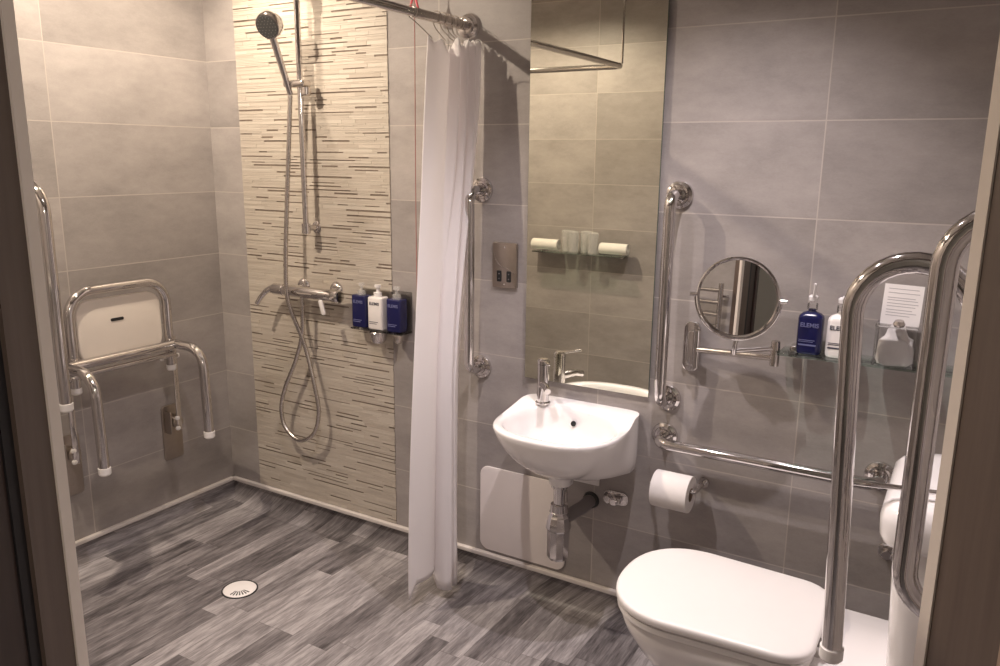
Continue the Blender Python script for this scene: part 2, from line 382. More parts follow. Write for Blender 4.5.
struct('trim_front', MB().rbox((0.0, YD, 0.098), (DL.x, YD + 0.017, 0.098 + TS), 0.003), M['trim'])
# split stone mosaic panel set in the back wall
mo = MB(); dk = MB(); z = 0.116; MX0, MX1 = 0.170, 0.902
while z < ZC - 0.004:
    h = random.choice((0.006, 0.008, 0.010, 0.013)); h = min(h, ZC - z)
    x = MX0 - random.random() * 0.06
    while x < MX1:
        L = random.uniform(0.05, 0.16); a, b = max(x, MX0), min(x + L, MX1)
        if b - a > 0.004:
            d = random.choice((0.0030, 0.0033, 0.0036, 0.0042))
            mo.box((a, -d, z), (b - 0.0003, 0.002, z + h - 0.0006))
        x += L
    z += h
    x = MX0 - random.random() * 0.3
    if random.random() < 0.9 and z < ZC - 0.01:       # thin recessed slivers: taupe stone, with the gaps' shade put into its colour
        hh = random.choice((0.0035, 0.0045, 0.0060)); x = MX0
        while x < MX1:
            L = random.uniform(0.04, 0.14); b = min(x + L, MX1)
            if b - x > 0.004:
                if random.random() < 0.30: dk.box((x, -0.0008, z), (b, 0.002, z + hh))
                else: mo.box((x, -random.choice((0.0030, 0.0033, 0.0036)), z), (b, 0.002, z + hh - 0.0005))
            x += L
        z += hh
mosaic = struct('mosaic_panel', mo, M['mosaic'], wb)
struct('taupe_shade_slivers', dk, M['taupe'], mosaic)
# doorway frame
z1 = 2.06
def bar(p, u0, u1, n0, n1, za, zb):
    """box measured along OU and ON from point p"""
    c = [p + OU * u + ON * n for u, n in ((u0, n0), (u1, n0), (u1, n1), (u0, n1))]
    return MB().add([(v.x, v.y, z) for z in (za, zb) for v in c], [(0, 3, 2, 1), (4, 5, 6, 7), (0, 1, 5, 4), (1, 2, 6, 5), (2, 3, 7, 6), (3, 0, 4, 7)])
def merge(*mbs):
    o = MB()
    for q in mbs: o.add(q.v, q.f)
    return o
door = struct('door_1', merge(bar(JL, -0.05, 0.0, 0.0, 0.047, 0, z1), bar(JR, 0.0, 0.05, 0.0, 0.10, 0, z1), bar(JL, 0, 0.85, 0.0, 0.10, z1 - 0.03, z1 + 0.0)), M['jamb'])
struct('seal_strip', merge(bar(JL, -0.05, -0.004, 0.047, 0.062, 0, z1)), M['seal'], door)
struct('door_stop', merge(bar(JL, -0.05, -0.006, 0.062, 0.10, 0, z1), bar(JL, -0.12, 0.0, 0.10, 0.118, 0, z1 + 0.07)), M['door_dark'], door)
struct('architrave', merge(bar(JR, 0.0, 0.07, 0.10, 0.118, 0, z1 + 0.07), bar(JL, -0.07, 0.92, 0.10, 0.118, z1, z1 + 0.07)), M['jamb_light'], door)
struct('edge_strip', merge(bar(JL, -0.012, 0.002, -0.018, 0.0, 0, z1), bar(JR, -0.002, 0.012, -0.018, 0.0, 0, z1)), M['pale'], door)
# hallway beyond the doorway
struct('wall_hall_far', MB().box((0.9, -4.2, -0.12), (4.4, -4.1, ZC)), M['hallw'])
struct('wall_hall_right', MB().box((4.3, -4.2, -0.12), (4.4, 0.0, ZC)), M['hallw'])
struct('wall_hall_left', MB().box((0.9, -4.2, -0.12), (1.0, YD - 0.12, ZC)), M['hallw'])

# ------------------------------------------------------------------ downlights
for i, (x, y, c, p, _a, _b) in enumerate(LAMPS):
    nm = ['over the shower rail', 'over the middle of the wet floor', 'between basin and doorway', 'over the toilet'][i]
    t = thing('downlight', 'small round recessed ceiling downlight ' + nm, 'ceiling light', (x, y, ZC), 'recessed ceiling downlights')
    link('bezel', MB().lathe([(0.028, 0), (0.045, 0), (0.045, -0.004), (0.038, -0.009), (0.030, -0.008), (0.028, -0.002)], (x, y, ZC), (0, 0, 1), 32, False), M['chrome2'], t)
    link('lens', MB().lathe([(0.0, -0.001), (0.028, -0.001), (0.028, -0.004), (0.0, -0.004)], (x, y, ZC), (0, 0, 1), 24), M['lens'], t)

# ------------------------------------------------------------------ grab rails on the back wall
def flange_mb(p, ax, r=0.040):
    return MB().lathe([(0.0, 0), (r, 0), (r, 0.004), (r * 0.95, 0.008), (r * 0.74, 0.012), (r * 0.70, 0.010), (r * 0.55, 0.011), (r * 0.50, 0.016), (r * 0.44, 0.016), (0.0, 0.016)], p, ax, 36)
def grab_rail(label, a, b, so=0.078, r=0.0165, loc=None, ax=(0, -1, 0)):
    a, b, A = Vector(a), Vector(b), Vector(ax)
    t = thing('grab_rail', label, 'grab rail', a, 'chrome grab rails on the back wall')
    link('rail_tube', MB().tube(fillet([a + A * 0.004, a + A * so, b + A * so, b + A * 0.004], 0.045, 8), r), M['chrome'], t)
    for p in (a, b):
        f = link('flange', flange_mb(p, A), M['chrome'], t)
        e = Vector((0, 0, 1)); e2 = A.cross(e)
        for k in range(3):
            an = 0.5 + k * 2.094
            link('screw', MB().lathe([(0.0, 0.0), (0.0035, 0.0), (0.0030, 0.002), (0, 0.0025)], p + A * 0.0105 + (e * math.cos(an) + e2 * math.sin(an)) * 0.024, A, 12), M['steel'], f)
    return t
grab_rail('upright chrome grab rail half hidden behind the white curtain', (1.280, 0, 0.792), (1.280, 0, 1.385))
grab_rail('upright chrome grab rail on the right edge of the tall mirror', (1.940, 0, 0.791), (1.940, 0, 1.390))
grab_rail('horizontal chrome grab rail on the tiles above the toilet roll', (1.937, 0, 0.672), (2.532, 0, 0.672))

# ------------------------------------------------------------------ fold-up support rails
def cap_mb(p, d, r, L=0.026):
    return MB().lathe([(0, 0), (r, 0), (r, L * 0.8), (r * 0.8, L), (0, L)], p, d, 24)
def support_rail(label, outer, inner, y, zb, zt, hinge_z, wallx, sgn, closed=False, lean=0.0):
    """upright folded rail: loop in an x-z plane at y; outer leg ends in a cap (or bends to the wall)"""
    t = thing('support_rail', label, 'support rail', (wallx, y, hinge_z), 'fold-up chrome support rails')
    rr = abs(inner - outer) / 2; cx = (inner + outer) / 2; pts = []
    if closed:
        pts += fillet([(wallx - sgn * 0.05, y, zb - 0.035), (outer, y, zb - 0.045), (outer, y, zt - rr)], 0.06, 9)
    else: pts += [Vector((outer + lean, y, zb)), Vector((outer, y, zt - rr))]
    for k in range(1, 16):
        a = math.pi * k / 16; pts.append(Vector((cx + (outer - cx) * math.cos(a), y, zt - rr + rr * math.sin(a))))
    pts += fillet([(inner, y, zt - rr), (inner, y, hinge_z + 0.10), (wallx - sgn * 0.045, y, hinge_z)], 0.05, 6)
    link('rail_loop', MB().tube(pts, 0.0180, 20), M['chrome'], t)
    h = link('hinge_bracket', merge(MB().rbox((min(wallx, wallx - sgn * 0.006), y - 0.045, hinge_z - 0.11), (max(wallx, wallx - sgn * 0.006), y + 0.045, hinge_z + 0.10), 0.003),
             MB().rbox((min(wallx, wallx - sgn * 0.075), y - 0.026, hinge_z - 0.035), (max(wallx, wallx - sgn * 0.075), y - 0.019, hinge_z + 0.035), 0.002),
             MB().rbox((min(wallx, wallx - sgn * 0.075), y + 0.019, hinge_z - 0.035), (max(wallx, wallx - sgn * 0.075), y + 0.026, hinge_z + 0.035), 0.002)), M['chrome2'], t)
    link('hinge_pin', MB().tube([(wallx - sgn * 0.045, y - 0.034, hinge_z), (wallx - sgn * 0.045, y + 0.034, hinge_z)], 0.008, 16), M['chrome'], h)
    if not closed: link('end_cap', cap_mb((outer + lean, y, zb + 0.001), (0, 0, -1), 0.0208), M['plastic'], t)
    return t
support_rail('folded-up chrome support rail with capped end standing in front of the toilet lid', 2.512, 2.690, -0.80, 0.622, 1.333, 0.78, XR, 1, lean=0.026)
support_rail('folded-up chrome support rail with curved lower end beside the right door jamb', 2.643, 2.790, -1.00, 0.885, 1.425, 0.80, XR, 1, closed=True)
support_rail('folded-up chrome support rail on the left wall beside the left door jamb', 0.300, 0.110, -0.875, 0.725, 1.405, 0.82, 0.0, -1)

# ------------------------------------------------------------------ shower seat on the left wall
y0, y1 = -0.722, -0.345
t = thing('folding_shower_chair', 'folded-up shower seat with cream pad and chrome tube frame on the left wall', 'shower seat', (0, -0.53, 0.40))
fx = 0.105
link('seat_frame', MB().tube(fillet([(fx, y0, 0.705), (fx, y0, 1.032), (fx, y1, 1.032), (fx, y1, 0.705)], 0.085, 10), 0.0165, 20), M['chrome'], t)
for yy in (y0, y1): link('end_cap', cap_mb((fx, yy, 0.707), (0, 0, -1), 0.0175, 0.022), M['plastic'], t)
pad = link('seat_pad', MB().prism(rrect(y1 - y0 - 0.050, 0.224, 0.055, 8), (fx - 0.022, (y0 + y1) / 2, 0.886), (0, 1, 0), (0, 0, 1), (1, 0, 0), 0.022, 0.006), M['seatp'], t)
link('maker_mark', MB().prism(rrect(0.050, 0.011, 0.005, 4), (fx - 0.0005, -0.548, 0.917), (0, 1, 0), (0, 0, 1), (1, 0, 0), 0.002, 0.0005), M['black'], pad)
for yy in (y0 - 0.045, y1 + 0.002):
    l = link('leg', MB().tube(fillet([(0.135, yy, 0.790), (0.285, yy, 0.790), (0.292, yy, 0.472)], 0.075, 10), 0.0175, 20), M['chrome'], t)
    link('rubber_foot', cap_mb((0.292, yy, 0.474), (0, 0, -1), 0.0200, 0.026), M['plastic'], l)
link('cross_bar', MB().tube([(0.135, y0 - 0.045, 0.790), (0.135, y1 + 0.006, 0.790)], 0.0175, 20), M['chrome'], t)
link('lower_bar', MB().tube([(0.125, y0 - 0.02, 0.752), (0.125, y1 + 0.004, 0.752)], 0.0100, 16), M['chrome'], t)
for yy, s_ in ((y0 + 0.005, 1), (y1 + 0.055, -1)):
    b = link('wall_bracket', MB().prism(rrect(0.088, 0.225, 0.014, 4), (0.0, yy, 0.402), (0, 1, 0), (0, 0, 1), (1, 0, 0), 0.007, 0.002), M['steel'], t)
    link('link_bar', MB().rbox((0.05, yy - 0.012, 0.42), (0.056, yy + 0.010, 0.80), 0.002), M['chrome'], b)
    link('pivot_boss', merge(MB().lathe([(0, 0), (0.024, 0), (0.024, 0.038), (0.019, 0.045), (0, 0.045)], (0.007, yy, 0.452), (1, 0, 0), 24),
         MB().rbox((0.007, yy - 0.034, 0.405), (0.045, yy - 0.026, 0.495), 0.002)), M['steel'], b)
    for zz in (0.470, 0.428): link('screw_cap', MB().lathe([(0, 0), (0.010, 0), (0.008, 0.005), (0, 0.007)], (0.052, yy - 0.008, zz), (1, -0.3, 0), 16), M['plastic'], b)
for yy in (y0, y1):
    link('pivot_bolt', MB().tube([(0.10, yy - 0.034, 0.735), (0.10, yy + 0.034, 0.735)], 0.0075, 12), M['chrome'], t)
    for s_ in (-1, 1): link('bolt_cap', MB().lathe([(0, 0), (0.0095, 0), (0.0085, 0.006), (0, 0.008)], (0.10, yy + s_ * 0.032, 0.735), (0, s_, 0), 14), M['plastic'], t)

# ------------------------------------------------------------------ shower riser, hand shower, hose, mixer
rx = 0.553
t = thing('shower_riser_rail', 'upright chrome shower riser rail on the pale mosaic', 'shower rail', (rx, 0, 1.22))
link('riser_bar', MB().tube([(rx, -0.06, 1.205), (rx, -0.06, 2.12)], 0.0105, 20), M['chrome'], t)
for zz in (1.225, 2.10):
    link('wall_bracket', merge(MB().tube([(rx, 0, zz), (rx, -0.06, zz)], 0.011, 16), MB().lathe([(0, 0), (0.022, 0), (0.022, 0.006), (0.014, 0.010), (0, 0.010)], (rx, 0, zz), (0, -1, 0), 24),
         MB().lathe([(0, -0.018), (0.016, -0.018), (0.016, 0.018), (0, 0.018)], (rx, -0.06, zz), (0, 0, 1), 24)), M['chrome'], t)
link('slider', merge(MB().rbox((rx - 0.060, -0.088, 1.722), (rx + 0.038, -0.040, 1.748), 0.010, 4), MB().lathe([(0, 0), (0.017, 0), (0.017, 0.024), (0.013, 0.028), (0, 0.028)], (rx + 0.030, -0.062, 1.722), (0, 0, -1), 20)), M['chrome2'], t)
t = thing('hand_shower', 'chrome hand shower with round dark face held on the riser rail', 'shower head', (0.51, -0.085, 1.71))
hc = Vector((0.532, -0.180, 1.912)); hn = Vector((0.23, -0.85, -0.50)).normalized()
hb = Vector((0.520, -0.076, 1.700))
link('handle', MB().tube(spline([hb, hb.lerp(hc - hn * 0.026 - Vector((0, 0, 0.03)), 0.35), hb.lerp(hc - hn * 0.026 - Vector((0, 0, 0.03)), 0.75), hc - hn * 0.026 - Vector((0, 0, 0.03))], 6), [0.010 + 0.0035 * k / 18 for k in range(19)], 18), M['chrome'], t)
hd = link('spray_head', MB().lathe([(0.0, -0.042), (0.032, -0.041), (0.041, -0.036), (0.045, -0.027), (0.044, 0.0), (0.042, 0.003), (0.038, 0.003)], hc, hn, 36), M['chrome'], t)
fc = MB().lathe([(0.0, 0.0), (0.0385, 0.0), (0.0375, 0.005), (0.0, 0.006)], hc, hn, 36)
link('spray_face', fc, M['darkrub'], hd)
nz = MB(); e1 = hn.cross(Vector((0, 0, 1))).normalized(); e2 = hn.cross(e1)
for ri, k in ((0.0, 1), (0.012, 6), (0.022, 12), (0.032, 18)):
    for j in range(k):
        a = 2 * math.pi * j / k; nz.lathe([(0.0016, 0), (0.0012, 0.0015)], hc + hn * 0.0055 + (e1 * math.cos(a) + e2 * math.sin(a)) * ri, hn, 6)
link('nozzles', nz, M['greyp'], hd)
t = thing('shower_mixer', 'chrome bar mixer tap with lever handles on the mosaic', 'shower mixer', (0.55, 0, 0.985))
zm = 0.985
link('mixer_body', MB().lathe([(0, 0), (0.020, 0), (0.022, 0.004), (0.022, 0.245), (0.020, 0.25), (0, 0.25)], (0.430, -0.065, zm), (1, 0, 0), 28), M['chrome'], t)
for xx in (0.475, 0.640):
    link('wall_union', merge(MB().tube([(xx, 0, zm + 0.012), (xx, -0.050, zm)], 0.013, 18), MB().lathe([(0, 0), (0.031, 0), (0.031, 0.004), (0.024, 0.014), (0.016, 0.017), (0, 0.017)], (xx, 0, zm + 0.012), (0, -1, 0), 28)), M['chrome'], t)
kb = link('flow_handle', MB().lathe([(0, 0), (0.024, 0), (0.026, 0.004), (0.026, 0.028), (0.021, 0.034), (0, 0.034)], (0.678, -0.065, zm), (1, 0, 0), 28), M['chrome'], t)
link('lever', MB().prism(rrect(0.020, 0.058, 0.008, 4), (0.652, -0.095, zm - 0.040), (0.98, 0, 0.2), (-0.2, -0.10, 0.97), (0.1, -0.99, 0), 0.006, 0.002), M['plastic'], kb)
kb = link('temperature_handle', MB().lathe([(0, 0), (0.022, 0), (0.022, 0.05), (0.018, 0.058), (0, 0.058)], (0.430, -0.065, zm), (-1, 0, 0), 28), M['chrome'], t)
link('lever', MB().tube(spline([(0.380, -0.068, zm + 0.006), (0.350, -0.075, zm - 0.008), (0.326, -0.085, zm - 0.034), (0.308, -0.092, zm - 0.062)], 5), [0.013 - 0.0003 * k for k in range(16)], 14), M['chrome'], kb)
hp = [(0.526, -0.068, 0.965), (0.524, -0.068, 0.90), (0.513, -0.064, 0.82), (0.470, -0.06, 0.713), (0.405, -0.06, 0.59), (0.378, -0.06, 0.50), (0.396, -0.06, 0.425), (0.468, -0.06, 0.385), (0.545, -0.06, 0.425), (0.578, -0.06, 0.51), (0.566, -0.06, 0.61), (0.522, -0.062, 0.78), (0.484, -0.098, 0.95), (0.480, -0.098, 1.10), (0.490, -0.086, 1.33), (0.508, -0.080, 1.55), (0.5195, -0.0765, 1.696)]
hs = spline(hp, 14)
rr = [0.0078 + 0.0008 * (i % 2) for i in range(len(hs))]
tag(link('shower_hose', MB().tube(hs, rr, 14), M['chrome2'], base=(0.526, -0.068, 0.965)), 'long chrome shower hose hanging in a loop below the mixer', 'hose')

# ------------------------------------------------------------------ three-bottle dispenser
def pump_mb(p, h=0.05, w=0.012):
    x, y, z = p
    return merge(MB().lathe([(0, 0), (w, 0), (w, h * 0.35), (w * 0.4, h * 0.42), (w * 0.4, h * 0.75), (w * 0.8, h * 0.80), (w * 0.8, h), (0, h)], p, (0, 0, 1), 16))
br = thing('bottle_bracket', 'clear and chrome bracket holding three small toiletry bottles beside the curtain', 'bottle holder', (0.87, 0, 0.86))
link('back_plate', MB().rbox((0.762, -0.006, 0.872), (0.990, 0.0, 1.020), 0.003), M['acrylic'], br)
link('bottle_tray', MB().rbox((0.760, -0.070, 0.874), (0.992, -0.004, 0.880), 0.003), M['acrylic'], br)
link('soap_cup', MB().lathe([(0.030, 0.0), (0.033, -0.004), (0.030, -0.030), (0.022, -0.042), (0.0, -0.044)], (0.868, -0.042, 0.873), (0, 0, 1), 28, False), M['chrome'], br)
link('soap_cup', MB().lathe([(0.016, 0.0), (0.018, -0.004), (0.016, -0.026), (0.010, -0.034), (0.0, -0.035)], (0.958, -0.042, 0.873), (0, 0, 1), 24, False), M['chrome2'], br)
for xx, mt, ink, lab in ((0.793, 'navy', 'whiteink', 'small navy toiletry bottle nearest the shower mixer'), (0.868, 'whiteb', 'ink', 'small white toiletry bottle between two navy ones'), (0.952, 'navy', 'whiteink', 'small navy toiletry bottle nearest the curtain')):
    t = thing('toiletry_bottle', lab, 'bottle', (xx, -0.042, 0.881), 'toiletry bottles in the shower bracket')
    ww = 0.066
    link('bottle_body', MB().prism(rrect(ww, 0.046, 0.010, 5), (xx, -0.040, 0.881), (1, 0, 0), (0, 1, 0), (0, 0, 1), 0.118, 0.006), M[mt], t)
    link('pump_cap', pump_mb((xx, -0.040, 0.999), 0.042, 0.015), M['misty' if mt == 'navy' else 'plastic'], t)
    text_part('lettering', 'ELEMIS', 0.015, (xx, -0.0636, 0.975), (1, 0, 0), (0, 0, 1), M[ink], t, bold=0.0002)
    link('label_lines', merge(MB().box((xx - 0.024, -0.0636, 0.902), (xx + 0.010, -0.0628, 0.904)), MB().box((xx - 0.024, -0.0636, 0.908), (xx + 0.016, -0.0628, 0.910))), M[ink], t)

# ------------------------------------------------------------------ curtain rod, hooks, curtain, alarm cord
RZ = 1.888; RX = 1.23; RY = -1.28
t = thing('curtain_rod', 'L-shaped chrome shower curtain rod fixed near the ceiling', 'curtain rod', (RX, 0, RZ))
link('rod_tube', MB().tube(fillet([(RX, -0.006, RZ), (RX, RY, RZ), (0.006, RY, RZ)], 0.03, 6), 0.0125, 20), M['chrome'], t)
link('rod_sleeve', MB().tube([(RX, -0.02, RZ), (RX, -0.30, RZ)], 0.0142, 20), M['chrome2'], t)
for p, ax in (((RX, 0, RZ), (0, -1, 0)), ((0, RY, RZ), (1, 0, 0))):
    link('flange', MB().lathe([(0, 0), (0.038, 0), (0.040, 0.006), (0.036, 0.014), (0.027, 0.018), (0.025, 0.028), (0.018, 0.030), (0, 0.030)], p, ax, 32), M['chrome'], t)
link('ceiling_hanger', MB().tube([(RX, RY, RZ + 0.012), (RX, RY, ZC)], 0.005, 12), M['chrome'], t)
# curtain: folded sheet, cross-section interpolated from top to bottom
TOP = [(1.222, -0.215), (1.240, -0.180), (1.246, -0.140), (1.238, -0.125), (1.272, -0.118), (1.246, -0.096), (1.282, -0.088), (1.250, -0.070), (1.290, -0.060), (1.262, -0.046), (1.292, -0.034), (1.268, -0.022)]
BOT = [(1.212, -0.330), (1.224, -0.300), (1.230, -0.250), (1.224, -0.205), (1.206, -0.190), (1.250, -0.196), (1.272, -0.176), (1.250, -0.158), (1.272, -0.146), (1.254, -0.122), (1.222, -0.100), (1.222, -0.060)]
rows = 60; rs = []
for i in range(rows + 1):
    s = i / rows; zt = 1.840; zb = 0.055; z = zt + (zb - zt) * s
    q_ = min(1, max(0, (s - 0.04) / 0.62)); eR = q_ * q_ * (3 - 2 * q_); eL = 1 - (1 - s) ** 1.6
    pts = []
    for k, (a, b) in enumerate(zip(TOP, BOT)):
        e = eL + (eR - eL) * min(1, k / 5)
        wob = 0.004 * math.sin(5 * s + k * 1.7) * min(1, 4 * s)
        pts.append((a[0] + (b[0] - a[0]) * e + wob, a[1] + (b[1] - a[1]) * e + wob * 0.5, 0))
    sp_ = spline(pts, 6)
    n = len(sp_); row = []
    for j, p in enumerate(sp_):
        q = j / (n - 1)
        dip = 0.022 * math.sin(q * math.pi * 9) ** 2 * max(0, 1 - s * 6) + 0.030 * max(0, 1 - abs(q - 0.20) / 0.13) * max(0, 1 - s * 10)
        lift = (0.052 * min(1, max(0, (q - 0.02) / 0.05)) * min(1, max(0, (0.40 - q) / 0.05)) - 0.016 * (q > 0.4)) * max(0, (s - 0.93) / 0.07)
        row.append((p.x, p.y, z - dip + lift))
    rs.append(row)
n = len(rs[0]); cm = MB(); cm.add([p for r in rs for p in r], [(i * n + j, i * n + j + 1, (i + 1) * n + j + 1, (i + 1) * n + j) for i in range(rows) for j in range(n - 1)])
cu = link('shower_curtain', cm, M['curtain'], ang=180, base=(1.23, -0.12, 0.05))
sd = cu.modifiers.new('thickness', 'SOLIDIFY'); sd.thickness = 0.0016; sd.offset = 0
tag(cu, 'white shower curtain pulled back in folds against the tiled wall', 'curtain')
hk = None
hooks = [(-0.300, 1.232, -0.205), (-0.185, 1.240, -0.150), (-0.150, 1.246, -0.110), (-0.115, 1.250, -0.085), (-0.085, 1.252, -0.065), (-0.060, 1.250, -0.045)]
for kk, (yy, hx, hy) in enumerate(hooks):
    pts = []
    for k in range(13):
        a = math.radians(-60 + 300 * k / 12); pts.append((RX + 0.018 * math.cos(a), yy, RZ + 0.002 + 0.018 * math.sin(a)))
    pts.append((RX - 0.012, (yy + hy) / 2, RZ - 0.028)); pts.append((hx, hy, 1.828))
    h = link('curtain_hook', MB().tube(spline(pts, 2), 0.0013, 8), M['steel'], base=(RX, yy, RZ))
    tag(h, 'thin wire hook on the chrome curtain rod, ' + ('farthest out from the wall', 'second from the outer end', 'third from the outer end', 'third from the wall flange', 'second from the wall flange', 'nearest the wall flange')[kk], 'hook', 'wire hooks along the curtain rod')
t = thing('alarm_cord', 'thin red emergency pull cord hanging just left of the curtain', 'pull cord', (1.085, -0.10, ZC))
link('ceiling_switch', MB().lathe([(0, 0), (0.040, 0), (0.038, -0.020), (0.030, -0.028), (0, -0.028)], (1.088, -0.10, ZC), (0, 0, 1), 28), M['plastic'], t)
link('cord', MB().tube(spline([(1.088, -0.10, ZC - 0.025), (1.089, -0.10, 1.9), (1.085, -0.10, 1.2), (1.092, -0.10, 0.30)], 10), 0.0015, 8), M['red'], t)
link('pull_triangle', MB().tube(fillet([(1.088, -0.10, 1.985), (1.070, -0.10, 1.935), (1.106, -0.10, 1.928), (1.089, -0.10, 1.985)], 0.006, 4), 0.0035, 10), M['redp'], t)

# ------------------------------------------------------------------ tall mirror
t = thing('wall_mirror', 'tall narrow frameless mirror on the tiles above the basin', 'mirror', (1.67, 0, 0.785))
link('mirror_glass', MB().box((1.4575, -0.0155, 0.7855), (1.8825, -0.0150, 2.195)), M['mirror'], t)
link('mirror_back', MB().box((1.457, -0.0150, 0.785), (1.883, -0.009, 2.196)), M['glass_edge'], t)
for zz in (0.84, 2.10): link('standoff_batten', MB().box((1.50, -0.009, zz), (1.84, 0, zz + 0.04)), M['black'], t)

# ------------------------------------------------------------------ shaver socket
t = thing('shaver_socket', 'brushed steel shaver socket with two black outlets left of the mirror', 'socket', (1.372, 0, 1.145))
link('face_plate', MB().prism(rrect(0.092, 0.148, 0.006, 4), (1.372, 0, 1.146), (1, 0, 0), (0, 0, 1), (0, -1, 0), 0.011, 0.003), M['steel'], t)
for xx in (1.353, 1.389):
    o = link('outlet', MB().prism(rrect(0.017, 0.036, 0.003, 3), (xx, -0.0105, 1.110), (1, 0, 0), (0, 0, 1), (0, -1, 0), 0.002, 0.0008), M['black'], t)
    link('pin_holes', merge(*[MB().lathe([(0, 0), (0.0022, 0), (0.0022, 0.0006), (0, 0.0006)], (xx, -0.0125, zz), (0, -1, 0), 10) for zz in (1.102, 1.118)]), M['greyp'], o)
for zz in (1.205, 1.084): link('plate_screw', MB().lathe([(0, 0), (0.003, 0), (0.002, 0.001), (0, 0.001)], (1.372, -0.011, zz), (0, -1, 0), 12), M['chrome'], t)
link('curved_line', MB().tube(spline([(1.330, -0.0112, 1.185), (1.350, -0.0112, 1.150), (1.385, -0.0112, 1.135), (1.410, -0.0112, 1.120)], 6), 0.0010, 8), M['chrome'], t)

# ------------------------------------------------------------------ wash basin
BX, BY = 1.671, -0.165
def outline(a):
    """rim outline by angle about the bowl centre"""
    c, s = math.cos(a), math.sin(a)
    best = 9
    # super-ellipse front, flat back at the wall
    ax, by = 0.200, 0.192
    nexp = 2.5
    r = (abs(c / ax) ** nexp + abs(s / by) ** nexp) ** (-1 / nexp)
    x, y = r * c, r * s
    if s > 0:
        r2 = (abs(c / 0.196) ** 9 + abs(s / 0.165) ** 9) ** (-1 / 9); x, y = r2 * c, r2 * s
        k = min(1, s / 0.35); r1 = r; x = (r1 * (1 - k) + r2 * k) * c; y = min((r1 * (1 - k) + r2 * k) * s, 0.165)
    return x, y
NB = 96
def ring(scale, z, raised=0.0, inner=False, off=0.0, bk=0.0):
    out = []
    for k in range(NB):
        a = 2 * math.pi * k / NB; x, y = outline(a)
        if inner:
            # bowl opening: oval set forward of the tap ledge
            c, s = math.cos(a), math.sin(a); rr_ = (abs(c / 0.172) ** 2.4 + abs(s / 0.128) ** 2.4) ** (-1 / 2.4)
            px, py = BX + 0.004 + rr_ * c * scale, BY - 0.030 + rr_ * s * scale
        else:
            w_ = min(1, max(0, (y + 0.10) / 0.18)) * bk; sc_ = scale + (1 - scale) * w_
            px, py = BX + x * sc_, BY + y * sc_
        py = min(py, -0.0005)
        zz = z
        if raised:
            f_ = min(1, max(0, (px - BX + 0.02) / 0.10)); q = min(1, max(0, (py + 0.120) / 0.055)) * f_ + min(1, max(0, (py + 0.21) / 0.17)) * (1 - f_); zz += raised * q * q * (3 - 2 * q)
        out.append((px, py, zz))
    return out
mb = MB()
rgs = [ring(0.14, 0.512), ring(0.165, 0.514), ring(0.175, 0.532), ring(0.20, 0.542, bk=0.1), ring(0.30, 0.551, bk=0.7), ring(0.44, 0.563, bk=0.97), ring(0.58, 0.582, bk=0.99), ring(0.71, 0.604, bk=1), ring(0.82, 0.630, bk=1), ring(0.91, 0.657, 0.003, bk=1), ring(0.975, 0.685, 0.008, bk=1),
       ring(1.0, 0.700, 0.018, bk=1), ring(0.997, 0.706, 0.022, bk=1), ring(0.98, 0.709, 0.023, bk=1), ring(1.06, 0.708, 0.019, True), ring(1.0, 0.704, 0.014, True), ring(0.97, 0.690, 0.004, True), ring(0.90, 0.658, 0, True), ring(0.78, 0.628, 0, True), ring(0.55, 0.604, 0, True), ring(0.25, 0.594, 0, True), ring(0.12, 0.590, 0, True)]
mb.rings(rgs)
t = thing('wash_basin', 'small white wall-hung basin below the tall mirror', 'basin', (BX, 0, 0.5))
link('basin_bowl', mb, M['ceramic'], t, 60)
link('overflow_hole', MB().lathe([(0.0, 0.0), (0.0085, 0.0), (0.0085, 0.003), (0.0, 0.003)], (BX - 0.004, BY + 0.0885, 0.680), (0, -1, 0.35), 20), M['black'], t)
link('plug_hole', MB().lathe([(0, 0), (0.020, 0), (0.020, 0.003), (0, 0.003)], (BX + 0.004, BY - 0.03, 0.586), (0, 0, 1), 24), M['chrome'], t)
tx, ty = 1.555, -0.072; TZ = -0.014
t = thing('basin_tap', 'small chrome mixer tap on the left back corner of the basin', 'tap', (tx, ty, 0.728))
link('tap_body', merge(MB().lathe([(0, 0), (0.024, 0), (0.024, 0.005), (0.0195, 0.009), (0.0185, 0.10), (0.019, 0.128), (0, 0.128)], (tx, ty, 0.727), (0, 0, 1), 28),
     MB().tube([(tx, ty - 0.005, 0.790), (tx + 0.035, ty - 0.048, 0.796), (tx + 0.052, ty - 0.070, 0.790)], [0.013, 0.011, 0.010], 18)), M['chrome'], t)
link('tap_lever', merge(MB().lathe([(0, 0), (0.0195, 0), (0.019, 0.012), (0.014, 0.017), (0, 0.017)], (tx, ty, 0.856), (0, 0, 1), 24), MB().prism(rrect(0.075, 0.014, 0.006, 4), (tx + 0.026, ty - 0.032, 0.867), (0.62, -0.78, 0.06), (0.78, 0.62, 0), (0, 0, 1), 0.006, 0.002)), M['chrome'], t)
px, py = 1.668, -0.165
t = thing('waste_trap', 'chrome bottle trap hanging under the basin', 'waste trap', (px, py, 0.22))
link('trap_tube', MB().lathe([(0, 0), (0.026, 0), (0.026, -0.012), (0.019, -0.014), (0.018, -0.066), (0.026, -0.068), (0.028, -0.090), (0.030, -0.092)], (px, py, 0.514), (0, 0, 1), 28), M['chrome'], t)
link('trap_bottle', MB().lathe([(0, 0), (0.026, 0), (0.029, -0.012), (0.033, -0.018), (0.037, -0.036), (0.040, -0.056), (0.036, -0.063), (0.035, -0.150), (0.029, -0.160), (0, -0.161)], (px, py, 0.424), (0, 0, 1), 10), M['chrome'], t, 20)
link('outlet_pipe', MB().tube([(px + 0.01, py + 0.02, 0.395), (px + 0.03, -0.06, 0.40), (px + 0.035, 0.0, 0.405)], 0.021, 20), M['greyp'], t)
